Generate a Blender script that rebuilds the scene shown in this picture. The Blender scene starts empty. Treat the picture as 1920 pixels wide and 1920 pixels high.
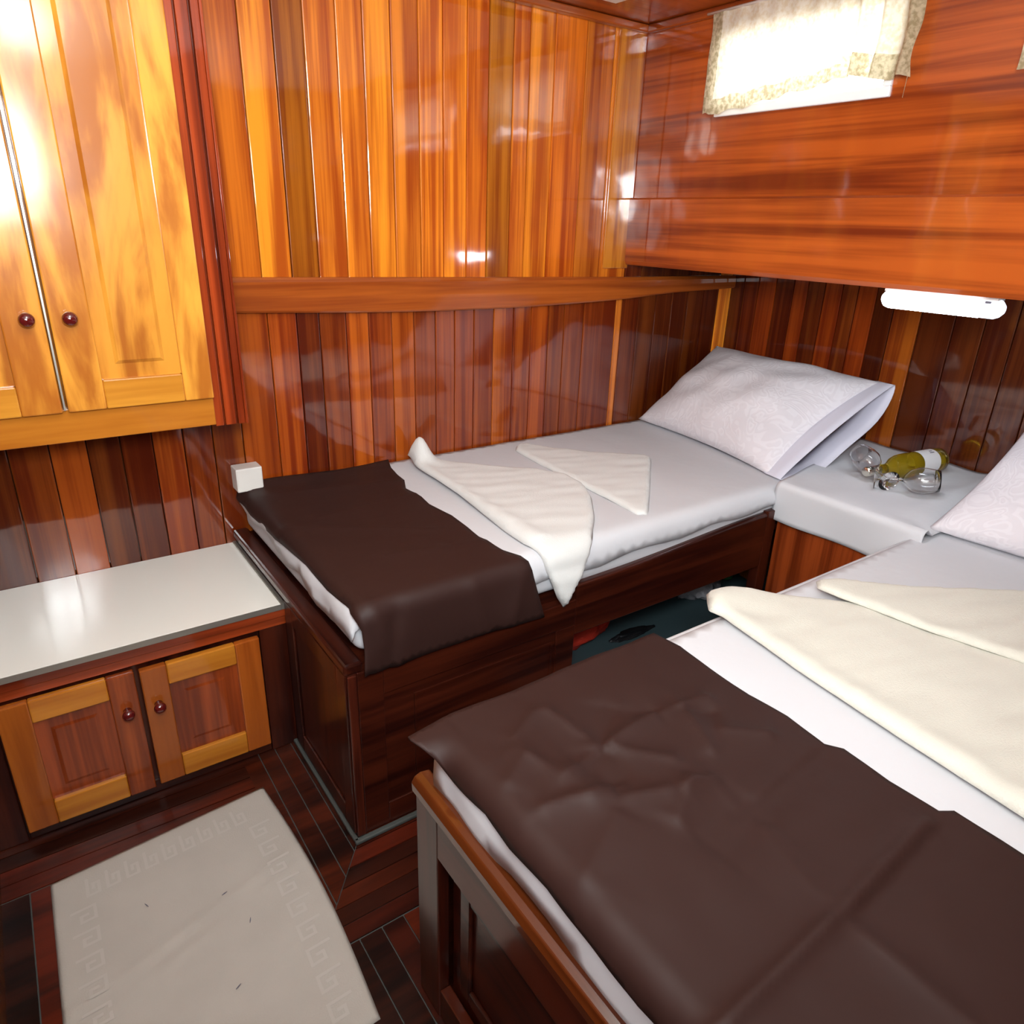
import bpy, bmesh, math, random
from mathutils import Vector, Matrix, noise
from mathutils.geometry import delaunay_2d_cdt
random.seed(7)
PI = math.pi
scn = bpy.context.scene
C = scn.collection

# ---------------------------------------------------------------- camera
cam_d = bpy.data.cameras.new('camera')
cam = bpy.data.objects.new('camera', cam_d); C.objects.link(cam)
cam_d.sensor_fit = 'HORIZONTAL'; cam_d.sensor_width = 36.0
cam_d.lens = 1328.18 / 1920 * 36.0
cam_d.clip_start = 0.02
F_ = Vector((0.54130939, 0.7515, -0.37709515)); R_ = Vector((0.8184087, -0.57378366, 0.03129715)); U_ = Vector((0.19285058, 0.3255594, 0.92564558))
cam.matrix_world = Matrix(((R_.x, U_.x, -F_.x, 0), (R_.y, U_.y, -F_.y, 0), (R_.z, U_.z, -F_.z, 1.323), (0, 0, 0, 1)))
scn.camera = cam

# ---------------------------------------------------------------- light and exposure
scn.view_settings.view_transform = 'Standard'
scn.view_settings.look = 'None'
scn.view_settings.gamma = 1.0
scn.view_settings.exposure = 0.40
w = bpy.data.worlds.new('daylight'); scn.world = w; w.use_nodes = True
w.node_tree.nodes['Background'].inputs[0].default_value = (0.93, 0.97, 1.0, 1)
w.node_tree.nodes['Background'].inputs[1].default_value = 4.5

def light(name, kind, loc, energy, color=(1, 1, 1), size=0.1, size_y=None, look=None):
    l = bpy.data.lights.new(name, kind); l.energy = energy; l.color = color
    if kind == 'AREA':
        l.size = size
        if size_y: l.shape = 'RECTANGLE'; l.size_y = size_y
    else:
        l.shadow_soft_size = size
    o = bpy.data.objects.new(name, l); C.objects.link(o); o.location = loc
    if look is not None:
        o.rotation_euler = (Vector(look) - Vector(loc)).to_track_quat('-Z', 'Y').to_euler()
    return o
# daylight through the open doorway in the side wall behind the camera
light('doorway_daylight', 'AREA', (-0.26, -0.24, 1.49), 6.0, (0.92, 0.97, 1.0), 0.62, 0.62, look=(1.5, 0.45, 1.3))
# fill light added for the cupboard (its unseen fixture is built further down)
light('added_fill_light', 'POINT', (0.20, 0.78, 1.80), 5.5, (1.0, 0.96, 0.88), 0.08)
# the photographer's flash, tilted up a little
light('camera_flash', 'AREA', (0.03, -0.06, 1.53), 33.0, (0.93, 0.98, 1.0), 0.26, 0.36, look=(0.85, 1.7, 2.45))

# ---------------------------------------------------------------- materials
def sock(n, *names):
    for k in names:
        if k in n.inputs: return n.inputs[k]
def wood(name, dark, light_, axis='z', cross=26.0, along=1.1, rough=0.3, coat=1.0, coat_rough=0.06, contrast=1.0, wavy=0.5, cior=1.5):
    m = bpy.data.materials.new(name); m.use_nodes = True; t = m.node_tree; N = t.nodes; L = t.links
    b = N['Principled BSDF']
    tc = N.new('ShaderNodeTexCoord'); at = N.new('ShaderNodeAttribute'); at.attribute_name = 'tint'
    off = N.new('ShaderNodeVectorMath'); off.operation = 'SCALE'; off.inputs['Scale'].default_value = 9.0
    L.new(at.outputs['Color'], off.inputs[0])
    add = N.new('ShaderNodeVectorMath'); add.operation = 'ADD'
    L.new(tc.outputs['Object'], add.inputs[0]); L.new(off.outputs[0], add.inputs[1])
    mp = N.new('ShaderNodeMapping'); L.new(add.outputs[0], mp.inputs['Vector'])
    s = [cross, cross, cross]; s['xyz'.index(axis)] = along
    mp.inputs['Scale'].default_value = s
    n1 = N.new('ShaderNodeTexNoise'); n1.inputs['Scale'].default_value = 1.0; n1.inputs['Detail'].default_value = 5
    n1.inputs['Distortion'].default_value = wavy; L.new(mp.outputs[0], n1.inputs['Vector'])
    mp2 = N.new('ShaderNodeMapping'); L.new(add.outputs[0], mp2.inputs['Vector'])
    s2 = [cross * 6] * 3; s2['xyz'.index(axis)] = along * 5
    mp2.inputs['Scale'].default_value = s2
    n2 = N.new('ShaderNodeTexNoise'); n2.inputs['Scale'].default_value = 1.0; n2.inputs['Detail'].default_value = 3
    L.new(mp2.outputs[0], n2.inputs['Vector'])
    mp3 = N.new('ShaderNodeMapping'); L.new(add.outputs[0], mp3.inputs['Vector'])
    s3 = [7.0] * 3; s3['xyz'.index(axis)] = 1.6
    mp3.inputs['Scale'].default_value = s3
    n3 = N.new('ShaderNodeTexNoise'); n3.inputs['Scale'].default_value = 1.0; n3.inputs['Detail'].default_value = 2
    L.new(mp3.outputs[0], n3.inputs['Vector'])
    m1 = N.new('ShaderNodeMath'); m1.operation = 'MULTIPLY_ADD'; m1.inputs[1].default_value = 0.28
    L.new(n2.outputs['Fac'], m1.inputs[0]); L.new(n1.outputs['Fac'], m1.inputs[2])
    m2 = N.new('ShaderNodeMath'); m2.operation = 'MULTIPLY_ADD'; m2.inputs[1].default_value = 0.35
    L.new(n3.outputs['Fac'], m2.inputs[0]); L.new(m1.outputs[0], m2.inputs[2])
    cr = N.new('ShaderNodeValToRGB'); cr.color_ramp.interpolation = 'EASE'
    c = 0.82; h = 0.20 / contrast
    cr.color_ramp.elements[0].position = c - h; cr.color_ramp.elements[0].color = (*dark, 1)
    cr.color_ramp.elements[1].position = c + h; cr.color_ramp.elements[1].color = (*light_, 1)
    L.new(m2.outputs[0], cr.inputs[0])
    mx = N.new('ShaderNodeMix'); mx.data_type = 'RGBA'; mx.blend_type = 'MULTIPLY'; mx.inputs[0].default_value = 1.0
    L.new(cr.outputs[0], mx.inputs[6]); L.new(at.outputs['Color'], mx.inputs[7])
    L.new(mx.outputs[2], b.inputs['Base Color'])
    b.inputs['Roughness'].default_value = rough
    b.inputs['Coat Weight'].default_value = coat; b.inputs['Coat Roughness'].default_value = coat_rough
    nb = N.new('ShaderNodeTexNoise'); nb.inputs['Scale'].default_value = 9.0; nb.inputs['Detail'].default_value = 1
    L.new(tc.outputs['Object'], nb.inputs['Vector'])
    bp = N.new('ShaderNodeBump'); bp.inputs['Strength'].default_value = 0.12; bp.inputs['Distance'].default_value = 0.008
    L.new(nb.outputs['Fac'], bp.inputs['Height'])
    b.inputs['Specular IOR Level'].default_value = .12; b.inputs['Coat IOR'].default_value = cior
    L.new(bp.outputs[0], b.inputs['Normal']); L.new(bp.outputs[0], b.inputs['Coat Normal'])
    return m
def plain(name, col, rough=0.5, metal=0, coat=0, spec=0.5, trans=0, ior=1.45, emit=None, estr=0, sheen=0, bump=None, alpha=None):
    m = bpy.data.materials.new(name); m.use_nodes = True; t = m.node_tree; b = t.nodes['Principled BSDF']
    b.inputs['Base Color'].default_value = (*col, 1); b.inputs['Roughness'].default_value = rough
    b.inputs['Metallic'].default_value = metal; b.inputs['Coat Weight'].default_value = coat
    b.inputs['Specular IOR Level'].default_value = spec; b.inputs['IOR'].default_value = ior
    b.inputs['Transmission Weight'].default_value = trans; b.inputs['Sheen Weight'].default_value = sheen
    if emit: b.inputs['Emission Color'].default_value = (*emit, 1); b.inputs['Emission Strength'].default_value = estr
    if alpha is not None: b.inputs['Alpha'].default_value = alpha
    tc = t.nodes.new('ShaderNodeTexCoord')
    if bump:
        sc, st, dist = bump
        n = t.nodes.new('ShaderNodeTexNoise'); n.inputs['Scale'].default_value = sc; n.inputs['Detail'].default_value = 3
        t.links.new(tc.outputs['Object'], n.inputs['Vector'])
        bp = t.nodes.new('ShaderNodeBump'); bp.inputs['Strength'].default_value = st; bp.inputs['Distance'].default_value = dist
        t.links.new(n.outputs['Fac'], bp.inputs['Height']); t.links.new(bp.outputs[0], b.inputs['Normal'])
    return m
def add_variation(m, c0, c1, scale=3.0, detail=4, dist=0.0):
    t = m.node_tree; b = t.nodes['Principled BSDF']
    tc = t.nodes.new('ShaderNodeTexCoord'); n = t.nodes.new('ShaderNodeTexNoise')
    n.inputs['Scale'].default_value = scale; n.inputs['Detail'].default_value = detail; n.inputs['Distortion'].default_value = dist
    cr = t.nodes.new('ShaderNodeValToRGB'); cr.color_ramp.elements[0].position = .35; cr.color_ramp.elements[1].position = .65
    cr.color_ramp.elements[0].color = (*c0, 1); cr.color_ramp.elements[1].color = (*c1, 1)
    t.links.new(tc.outputs['Object'], n.inputs['Vector']); t.links.new(n.outputs['Fac'], cr.inputs[0]); t.links.new(cr.outputs[0], b.inputs['Base Color'])
    return m

M = {}
M['plank'] = wood('varnished mahogany planks', (0.36, 0.066, 0.006), (0.80, 0.255, 0.018), 'z', 27, 0.7, contrast=1.25, cior=1.7)
M['board_y'] = wood('varnished mahogany board', (0.16, 0.022, 0.005), (0.46, 0.088, 0.012), 'y', 17, 0.5, contrast=.95, wavy=1.0, cior=1.7)
M['board_x'] = wood('varnished mahogany rail', (0.24, 0.045, 0.007), (0.44, 0.105, 0.014), 'x', 20, 0.8)
M['dark_z'] = wood('dark mahogany upright', (0.016, 0.003, 0.002), (0.058, 0.010, 0.004), 'z', 22, 1.2, coat=.6, coat_rough=.16)
M['dark_x'] = wood('dark mahogany lengthwise', (0.016, 0.003, 0.002), (0.058, 0.010, 0.004), 'x', 22, 1.2, coat=.6, coat_rough=.16)
M['dark_y'] = wood('dark mahogany crosswise', (0.016, 0.003, 0.002), (0.058, 0.010, 0.004), 'y', 22, 1.2, coat=.6, coat_rough=.16)
M['red_x'] = wood('red mahogany lengthwise', (0.10, 0.014, 0.004), (0.26, 0.042, 0.010), 'x', 26, 1.0)
M['red_y'] = wood('red mahogany crosswise', (0.12, 0.018, 0.004), (0.30, 0.060, 0.012), 'y', 26, 1.0)
M['red_z'] = wood('red mahogany upright', (0.14, 0.02, 0.004), (0.34, 0.062, 0.012), 'z', 26, 1.0)
M['honey_z'] = wood('honey coloured wood upright', (0.40, 0.13, 0.014), (0.74, 0.34, 0.042), 'z', 9, 1.9, contrast=1.3, rough=.35, coat_rough=.16, wavy=1.6)
M['honey_x'] = wood('honey coloured wood crosswise', (0.50, 0.19, 0.018), (0.70, 0.31, 0.036), 'x', 16, 1.0, rough=.35, coat_rough=.16)
M['amber_z'] = wood('amber wood upright', (0.24, 0.055, 0.007), (0.38, 0.105, 0.013), 'z', 16, 1.2)
M['amber_x'] = wood('amber wood crosswise', (0.38, 0.115, 0.010), (0.52, 0.19, 0.019), 'x', 16, 1.2)
M['floorw'] = wood('dark teak floor strips', (0.010, 0.002, 0.0012), (0.075, 0.012, 0.004), 'x', 14, 1.5, rough=.4, coat=.25, coat_rough=.3)
M['cream'] = plain('cream added bounce panel', (0.72, 0.74, 0.72), 0.5)  # for the added ceiling panel that bounces neutral fill
M['black'] = plain('black gap', (0.006, 0.003, 0.002), 0.8)
M['caulk'] = plain('grey caulking', (0.06, 0.065, 0.06), 0.7)
M['sheet'] = plain('white cotton sheet', (0.63, 0.64, 0.67), 0.85, spec=.2, bump=(14, .25, .006))
M['pillowc'] = plain('white embossed cotton', (0.76, 0.74, 0.78), 0.75, spec=.25)
M['towel'] = plain('white terry towel', (0.72, 0.73, 0.71), 0.95, spec=.1, sheen=.2, bump=(420, .35, .003))
M['towelc'] = plain('cream terry towel', (0.68, 0.67, 0.59), 0.95, spec=.1, sheen=.2, bump=(420, .35, .003))
M['brown'] = plain('dark brown cotton satin', (0.027, 0.0095, 0.0072), 0.6, spec=.35, sheen=0, bump=(9, .25, .01))
M['white_lam'] = plain('white laminate', (0.84, 0.83, 0.77), 0.16, spec=.5)
M['metal'] = plain('brushed strip', (0.45, 0.43, 0.38), 0.35, metal=.8)
M['knob'] = plain('dark red lacquer', (0.09, 0.006, 0.006), 0.12, coat=1)
M['wplastic'] = plain('white plastic', (0.72, 0.70, 0.66), 0.35)
M['wframe'] = plain('white painted window frame', (0.85, 0.86, 0.88), 0.4)
M['matc'] = plain('beige woven cotton', (0.50, 0.46, 0.41), 0.95, spec=.1, bump=(300, .3, .002))
M['glass'] = plain('clear glass', (1, 1, 1), 0.01, trans=1, ior=1.45)
M['tube'] = plain('lit lamp cover', (1, 1, 1), 0.4, emit=(0.84, 0.90, 1.0), estr=16)
M['teal'] = plain('dark teal painted floor', (0.06, 0.10, 0.11), 0.6)
M['redv'] = plain('red orange nylon', (0.75, 0.045, 0.02), 0.55, bump=(30, .5, .01))
M['bagc'] = plain('grey plastic bag', (0.45, 0.43, 0.46), 0.35, bump=(25, .8, .02))
M['green'] = plain('dark green glass', (0.03, 0.16, 0.06), 0.1)
M['blackrub'] = plain('black rubber', (0.01, 0.01, 0.012), 0.5)
M['wine'] = plain('pale yellow wine glass bottle', (0.97, 0.90, 0.45), 0.02, trans=1, ior=1.3)
M['winel'] = plain('golden wine', (0.80, 0.64, 0.07), 0.05, trans=.75, ior=1.3)
M['label'] = plain('white paper label', (0.8, 0.8, 0.82), 0.5)
M['foil'] = plain('silver foil', (0.75, 0.72, 0.62), 0.25, metal=1)
M['ink'] = plain('grey ink', (0.12, 0.12, 0.16), 0.6)

# paisley embossing of the pillow cases
def emboss(m):
    t = m.node_tree; b = t.nodes['Principled BSDF']; tc = t.nodes.new('ShaderNodeTexCoord')
    n = t.nodes.new('ShaderNodeTexNoise'); n.inputs['Scale'].default_value = 8; n.inputs['Detail'].default_value = 1; n.inputs['Distortion'].default_value = 2.2
    t.links.new(tc.outputs['Object'], n.inputs['Vector'])
    wv = t.nodes.new('ShaderNodeMath'); wv.operation = 'MULTIPLY'; wv.inputs[1].default_value = 42
    si = t.nodes.new('ShaderNodeMath'); si.operation = 'SINE'
    t.links.new(n.outputs['Fac'], wv.inputs[0]); t.links.new(wv.outputs[0], si.inputs[0])
    n2 = t.nodes.new('ShaderNodeTexNoise'); n2.inputs['Scale'].default_value = 10; n2.inputs['Detail'].default_value = 2
    t.links.new(tc.outputs['Object'], n2.inputs['Vector'])
    ad = t.nodes.new('ShaderNodeMath'); ad.operation = 'MULTIPLY_ADD'; ad.inputs[1].default_value = .12
    t.links.new(si.outputs[0], ad.inputs[0]); t.links.new(n2.outputs['Fac'], ad.inputs[2])
    bp = t.nodes.new('ShaderNodeBump'); bp.inputs['Strength'].default_value = .25; bp.inputs['Distance'].default_value = .008
    t.links.new(ad.outputs[0], bp.inputs['Height']); t.links.new(bp.outputs[0], b.inputs['Normal'])
    cr = t.nodes.new('ShaderNodeValToRGB'); cr.color_ramp.elements[0].position = .0; cr.color_ramp.elements[1].position = .55
    cr.color_ramp.elements[0].color = (0.73, 0.705, 0.745, 1); cr.color_ramp.elements[1].color = (0.77, 0.75, 0.79, 1)
    t.links.new(si.outputs[0], cr.inputs[0]); t.links.new(cr.outputs[0], b.inputs['Base Color'])
emboss(M['pillowc'])
# see-through woven curtain cloth
def curtain_mat(name, col, weight):
    m = bpy.data.materials.new(name); m.use_nodes = True; t = m.node_tree; t.nodes.clear()
    out = t.nodes.new('ShaderNodeOutputMaterial'); df = t.nodes.new('ShaderNodeBsdfDiffuse'); tr = t.nodes.new('ShaderNodeBsdfTranslucent'); mx = t.nodes.new('ShaderNodeMixShader')
    tc = t.nodes.new('ShaderNodeTexCoord'); n = t.nodes.new('ShaderNodeTexNoise'); n.inputs['Scale'].default_value = 90; n.inputs['Detail'].default_value = 4
    cr = t.nodes.new('ShaderNodeValToRGB'); cr.color_ramp.elements[0].position = .38; cr.color_ramp.elements[1].position = .6
    cr.color_ramp.elements[0].color = (col[0] * weight, col[1] * weight * .93, col[2] * weight * .8, 1); cr.color_ramp.elements[1].color = (*col, 1)
    t.links.new(tc.outputs['Object'], n.inputs['Vector']); t.links.new(n.outputs['Fac'], cr.inputs[0])
    t.links.new(cr.outputs[0], df.inputs[0]); t.links.new(cr.outputs[0], tr.inputs[0])
    mx.inputs[0].default_value = .5
    t.links.new(df.outputs[0], mx.inputs[1]); t.links.new(tr.outputs[0], mx.inputs[2]); t.links.new(mx.outputs[0], out.inputs[0])
    return m
M['curtain'] = curtain_mat('cream curtain cloth', (0.92, 0.88, 0.74), .9)
M['lace'] = curtain_mat('beige lace border', (0.72, 0.64, 0.44), .6)

# ---------------------------------------------------------------- mesh helpers
class MB:
    def __init__(s): s.v = []; s.f = []; s.t = []
    def box(s, x0, x1, y0, y1, z0, z1, tint=(1, 1, 1)):
        b = len(s.v)
        s.v += [(x0, y0, z0), (x1, y0, z0), (x1, y1, z0), (x0, y1, z0), (x0, y0, z1), (x1, y0, z1), (x1, y1, z1), (x0, y1, z1)]
        for q in ((0, 3, 2, 1), (4, 5, 6, 7), (0, 1, 5, 4), (1, 2, 6, 5), (2, 3, 7, 6), (3, 0, 4, 7)):
            s.f.append([b + i for i in q]); s.t.append(tint)
        return s
    def prism(s, pts, z0, z1, tint=(1, 1, 1), axis='z'):
        b = len(s.v); n = len(pts)
        for z in (z0, z1):
            for (p, q) in pts:
                s.v.append({'z': (p, q, z), 'y': (p, z, q), 'x': (z, p, q)}[axis])
        s.f.append([b + i for i in range(n)][::-1]); s.t.append(tint)
        s.f.append([b + n + i for i in range(n)]); s.t.append(tint)
        for i in range(n):
            j = (i + 1) % n; s.f.append([b + i, b + j, b + n + j, b + n + i]); s.t.append(tint)
        return s
    def loft(s, rings, cap=True, tint=(1, 1, 1), closed=True):
        b = len(s.v); n = len(rings[0])
        for r in rings: s.v += [tuple(p) for p in r]
        for k in range(len(rings) - 1):
            for i in range(n if closed else n - 1):
                j = (i + 1) % n
                s.f.append([b + k * n + i, b + k * n + j, b + (k + 1) * n + j, b + (k + 1) * n + i]); s.t.append(tint)
        if cap:
            s.f.append([b + i for i in range(n)][::-1]); s.t.append(tint)
            s.f.append([b + (len(rings) - 1) * n + i for i in range(n)]); s.t.append(tint)
        return s
    def lathe(s, prof, origin, direction, n=28, cap=True):
        d = Vector(direction).normalized(); a = d.orthogonal().normalized(); c = d.cross(a); o = Vector(origin)
        rings = [[o + d * h + (a * math.cos(2 * PI * i / n) + c * math.sin(2 * PI * i / n)) * max(r, 1e-4) for i in range(n)] for (h, r) in prof]
        return s.loft(rings, cap)
    def build(s, name, mat, parent=None, bevel=0, smooth=False, fix=True, solid=0, subd=0):
        me = bpy.data.meshes.new(name); me.from_pydata([tuple(v) for v in s.v], [], s.f); me.update()
        ca = me.color_attributes.new('tint', 'FLOAT_COLOR', 'CORNER')
        for p, t in zip(me.polygons, s.t):
            for li in p.loop_indices: ca.data[li].color = (*t, 1)
        if fix:
            bm = bmesh.new(); bm.from_mesh(me); bmesh.ops.recalc_face_normals(bm, faces=bm.faces); bm.to_mesh(me); bm.free()
        me.materials.append(mat)
        if smooth:
            for p in me.polygons: p.use_smooth = True
        o = bpy.data.objects.new(name, me); C.objects.link(o)
        if parent is not None: attach(o, parent)
        if solid:
            m = o.modifiers.new('thickness', 'SOLIDIFY'); m.thickness = solid; m.offset = -1
        if bevel:
            m = o.modifiers.new('edge', 'BEVEL'); m.width = bevel; m.segments = 2; m.limit_method = 'ANGLE'; m.angle_limit = .6
        if subd:
            m = o.modifiers.new('smooth', 'SUBSURF'); m.levels = subd; m.render_levels = subd
        return o
def origin_of(o):
    v = Vector(o.location); p = o.parent
    while p is not None: v += Vector(p.location); p = p.parent
    return v
def attach(o, parent):
    o.parent = parent
    o.location = -origin_of(parent)
def thing(name, label, cat, loc=(0, 0, 0), group=None):
    o = bpy.data.objects.new(name, None); C.objects.link(o); o.empty_display_size = .05
    o.location = loc; o['label'] = label; o['category'] = cat
    if group: o['group'] = group
    return o
def tag(o, label, cat, group=None):
    o['label'] = label; o['category'] = cat
    if group: o['group'] = group
    return o
def struct(o): o['kind'] = 'structure'; return o
def sm(x): x = max(0, min(1, x)); return x * x * (3 - 2 * x)
def N3(x, y, z=0): return noise.noise(Vector((x, y, z)))

# ================================================================ SETTING
XL, YB, XH, XW, ZC = -0.225, 2.0, 2.52, 1.913, 1.93     # left wall, plank wall, head wall, window wall, ceiling
# plank tints (the boards' own colours)
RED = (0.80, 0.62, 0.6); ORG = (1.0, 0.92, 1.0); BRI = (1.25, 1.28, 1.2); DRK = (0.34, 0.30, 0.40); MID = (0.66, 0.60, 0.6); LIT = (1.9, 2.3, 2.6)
def planks(mb, axis, pos, bounds, z0, z1, tints, thick=.014, gap=.0022, sgn=1):
    for i in range(len(bounds) - 1):
        a, b = bounds[i] + gap / 2, bounds[i + 1] - gap / 2
        t = tints[i % len(tints)]
        j = 0.92 + 0.16 * random.random(); t = (t[0] * j, t[1] * j, t[2] * j)
        if axis == 'y': mb.box(a, b, pos, pos + thick * sgn, z0, z1, t)
        else: mb.box(pos, pos + thick * sgn, a, b, z0, z1, t)
# plank wall behind the beds, upper and lower run
ub = [XL, -.15, -.07, .01, .09, .17, .25, .33, .41, .50, .596, .678, .755, .84, .913, .992, 1.075, 1.152, 1.231, 1.306, 1.392, 1.452, 1.545, 1.67, 1.785, XW]
ut = [ORG] * 8 + [RED, RED, BRI, (0.50, .46, .42), ORG, ORG, BRI, ORG, (1.15, 1.1, 1), BRI, (1.05, .9, .9), (0.62, .62, .5), ORG, (1.2, 1.2, 1.1), (.92, .72, .7), (.72, .62, .8)]
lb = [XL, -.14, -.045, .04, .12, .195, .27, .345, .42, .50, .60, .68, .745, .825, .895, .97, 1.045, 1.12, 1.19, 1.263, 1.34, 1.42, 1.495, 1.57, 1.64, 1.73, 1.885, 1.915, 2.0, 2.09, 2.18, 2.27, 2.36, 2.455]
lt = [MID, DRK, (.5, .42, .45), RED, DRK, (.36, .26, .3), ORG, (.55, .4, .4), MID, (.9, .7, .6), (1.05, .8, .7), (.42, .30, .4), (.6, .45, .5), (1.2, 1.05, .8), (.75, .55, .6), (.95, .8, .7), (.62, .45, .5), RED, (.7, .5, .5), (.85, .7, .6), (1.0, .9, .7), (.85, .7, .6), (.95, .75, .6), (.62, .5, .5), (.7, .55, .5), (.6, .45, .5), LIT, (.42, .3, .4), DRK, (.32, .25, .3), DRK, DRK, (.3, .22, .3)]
mb = MB(); mb.box(XL - .05, XH + .05, YB + .016, YB + .05, 0, 1.20, (.06, .05, .05)); mb.box(XL - .05, XW + .03, YB + .016, YB + .05, 1.20, ZC + .03, (.06, .05, .05))
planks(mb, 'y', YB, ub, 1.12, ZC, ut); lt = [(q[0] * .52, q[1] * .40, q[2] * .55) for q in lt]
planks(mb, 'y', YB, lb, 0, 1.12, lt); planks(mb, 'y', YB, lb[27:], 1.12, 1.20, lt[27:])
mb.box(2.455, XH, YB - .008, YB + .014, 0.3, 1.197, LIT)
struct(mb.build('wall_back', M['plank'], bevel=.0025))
# bowed rail along the plank wall
mb = MB(); rings = []
for k in range(25):
    x = .43 + (XH - .43) * k / 24
    zb = 1.086 - .022 * math.sin(PI * min(1, (x - .43) / 1.7)) + max(0, x - 1.9) * .03
    zt = 1.173 - .012 * (x - .43) / 1.0 + max(0, x - 1.9) * .01
    y1 = YB - .026
    rings.append([(x, YB, zb), (x, y1 + .004, zb), (x, y1, zb + .006), (x, y1 - .001, (zb + zt) / 2), (x, y1, zt - .012), (x, y1 + .008, zt), (x, YB, zt)])
mb.loft(rings); struct(mb.build('trim_1', M['board_x'], bevel=.002))
# head wall: planks, one wide orange board in the middle
mb = MB(); mb.box(XH + .016, XH + .05, -.2, YB + .05, 0, 1.21, (.06, .05, .05))
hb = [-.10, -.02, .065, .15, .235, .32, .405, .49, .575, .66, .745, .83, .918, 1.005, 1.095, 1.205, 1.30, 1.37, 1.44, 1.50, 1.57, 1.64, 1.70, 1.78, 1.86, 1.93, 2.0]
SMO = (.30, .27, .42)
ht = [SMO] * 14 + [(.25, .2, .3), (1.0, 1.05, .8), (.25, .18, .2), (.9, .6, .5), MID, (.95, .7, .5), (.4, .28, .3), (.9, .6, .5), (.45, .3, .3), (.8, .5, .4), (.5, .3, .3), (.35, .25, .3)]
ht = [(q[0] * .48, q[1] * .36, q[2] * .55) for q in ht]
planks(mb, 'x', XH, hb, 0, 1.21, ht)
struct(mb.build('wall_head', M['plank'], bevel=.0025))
# window wall above the berths: board with two window openings
W1 = (1.115, 1.665, 1.652, 1.86); W2 = (.20, .795, 1.652, 1.86)
mb = MB()
def wallpiece(y0, y1, z0, z1, t=(1, 1, 1)): mb.box(XW, XW + .03, y0, y1, z0, z1, t)
wallpiece(-.1, YB, 1.40, W1[2]); wallpiece(-.1, YB, W1[3], ZC)
wallpiece(-.1, W2[0], W1[2], W1[3]); wallpiece(W2[1], W1[0], W1[2], W1[3]); wallpiece(W1[1], YB, W1[2], W1[3])
struct(mb.build('wall_window', M['board_y']))
# board below it, standing a little proud, with the underside of the locker
mb = MB(); rings = []
for k in range(17):
    y = -.1 + 2.095 * k / 16
    rings.append([(XW + .03, y, 1.415), (XW - .006, y, 1.419), (XW - .018, y, 1.413), (XW - .016, y, 1.21), (XW - .010, y, 1.198), (XW + .03, y, 1.198)])
mb.loft(rings, tint=(1.12, 1.2, 1.3)); struct(mb.build('trim_2', M['board_y']))
mb = MB(); mb.box(XW + .03, XH, -.1, YB, 1.198, 1.214, (.35, .3, .3)); struct(mb.build('trim_3', M['dark_y']))
# corner strip and ceiling mouldings
mb = MB(); mb.prism([(XW - .115, YB - .001), (XW - .115, YB - .010), (XW, YB - .012), (XW, YB - .001)], 1.185, ZC - .02, (.75, .85, 1.2))
struct(mb.build('trim_4', M['plank'], bevel=.003))
mb = MB(); mb.box(XL, XW, YB - .03, YB - .001, ZC - .022, ZC - .001, (.8, .7, .7)); struct(mb.build('trim_5', M['board_x'], bevel=.004))
mb = MB(); mb.box(XW - .02, XW - .001, -.1, YB - .03, ZC - .024, ZC - .001, (.8, .8, .8)); struct(mb.build('trim_6', M['board_y'], bevel=.004))
mb = MB(); mb.box(XL - .05, XW + .05, -1.0, YB + .05, ZC, ZC + .04, (.95, .85, .8)); struct(mb.build('ceiling', M['board_x']))
mb = MB(); mb.box(XL, XW - .28, -.93, YB - .16, ZC - .012, ZC - .001); struct(mb.build('trim_8', M['cream'], bevel=.003))  # unseen white panel added under the wood ceiling to bounce neutral light
# left wall with the open doorway, rear wall and the wall beyond the near berth
mb = MB(); t = (.32, .26, .3)
mb.box(XL - .05, XL, .10, YB, 0, ZC, t); mb.box(XL - .05, XL, -1.0, -.57, 0, ZC, t)
mb.box(XL - .05, XL, -.57, .10, 0, 1.16, t); mb.box(XL - .05, XL, -.57, .10, 1.82, ZC, t)
struct(mb.build('wall_left', M['plank']))
mb = MB(); mb.box(XL, .44, -1.0, -.95, 0, ZC, (.5, .45, .45)); struct(mb.build('wall_rear', M['plank']))
mb = MB(); mb.box(.40, XW + .03, -.15, -.10, 0, ZC, (.5, .45, .45)); mb.box(XW + .03, XH + .05, -.15, -.10, 0, 1.21, (.5, .45, .45)); mb.box(.40, .44, -.95, -.15, 0, ZC, (.5, .45, .45)); struct(mb.build('wall_right', M['plank']))
# floor: mitred teak strips with grey caulking
mb = MB(); G = (1, 1, 1)
def fl(p, tt): mb.prism(p, -.012, 0, tt)
def rt():
    j = random.random(); return random.choice([(.7, .6, .7), (1, 1, 1), (1.6, 1.3, 1), (1.3, 1, 1), (.5, .6, .8)])
g = .0028
y = 1.60
while y > 1.43:       # strips along the low cabinet
    xr = .447 - (y - 1.60) * -1.0 - .02; mb.box(XL, .30, y - .043 + g, y, -.012, 0, rt()); y -= .043
x = .30
while x < .46:         # strips along the foot of the far berth, mitred at its corner
    x1 = min(x + .043 - g, .46); m0 = 1.20 - (.46 - x) * 1.25; m1 = 1.20 - (.46 - x1) * 1.25
    fl([(x, m0), (x1, m1), (x1, 1.60), (x, 1.60)], rt()); x += .043
k = 0; y = 1.20
while y > .955:        # strips in the gangway between the berths
    y1 = y - .041 + g
    xa = .46 - (1.20 - y) / 1.25; xb = .46 - (1.20 - y1) / 1.25
    fl([(max(xa, .255) + g, y), (max(xb, .255) + g, y1), (1.1, y1), (1.1, y)], rt()); y -= .041
x = XL
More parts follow.
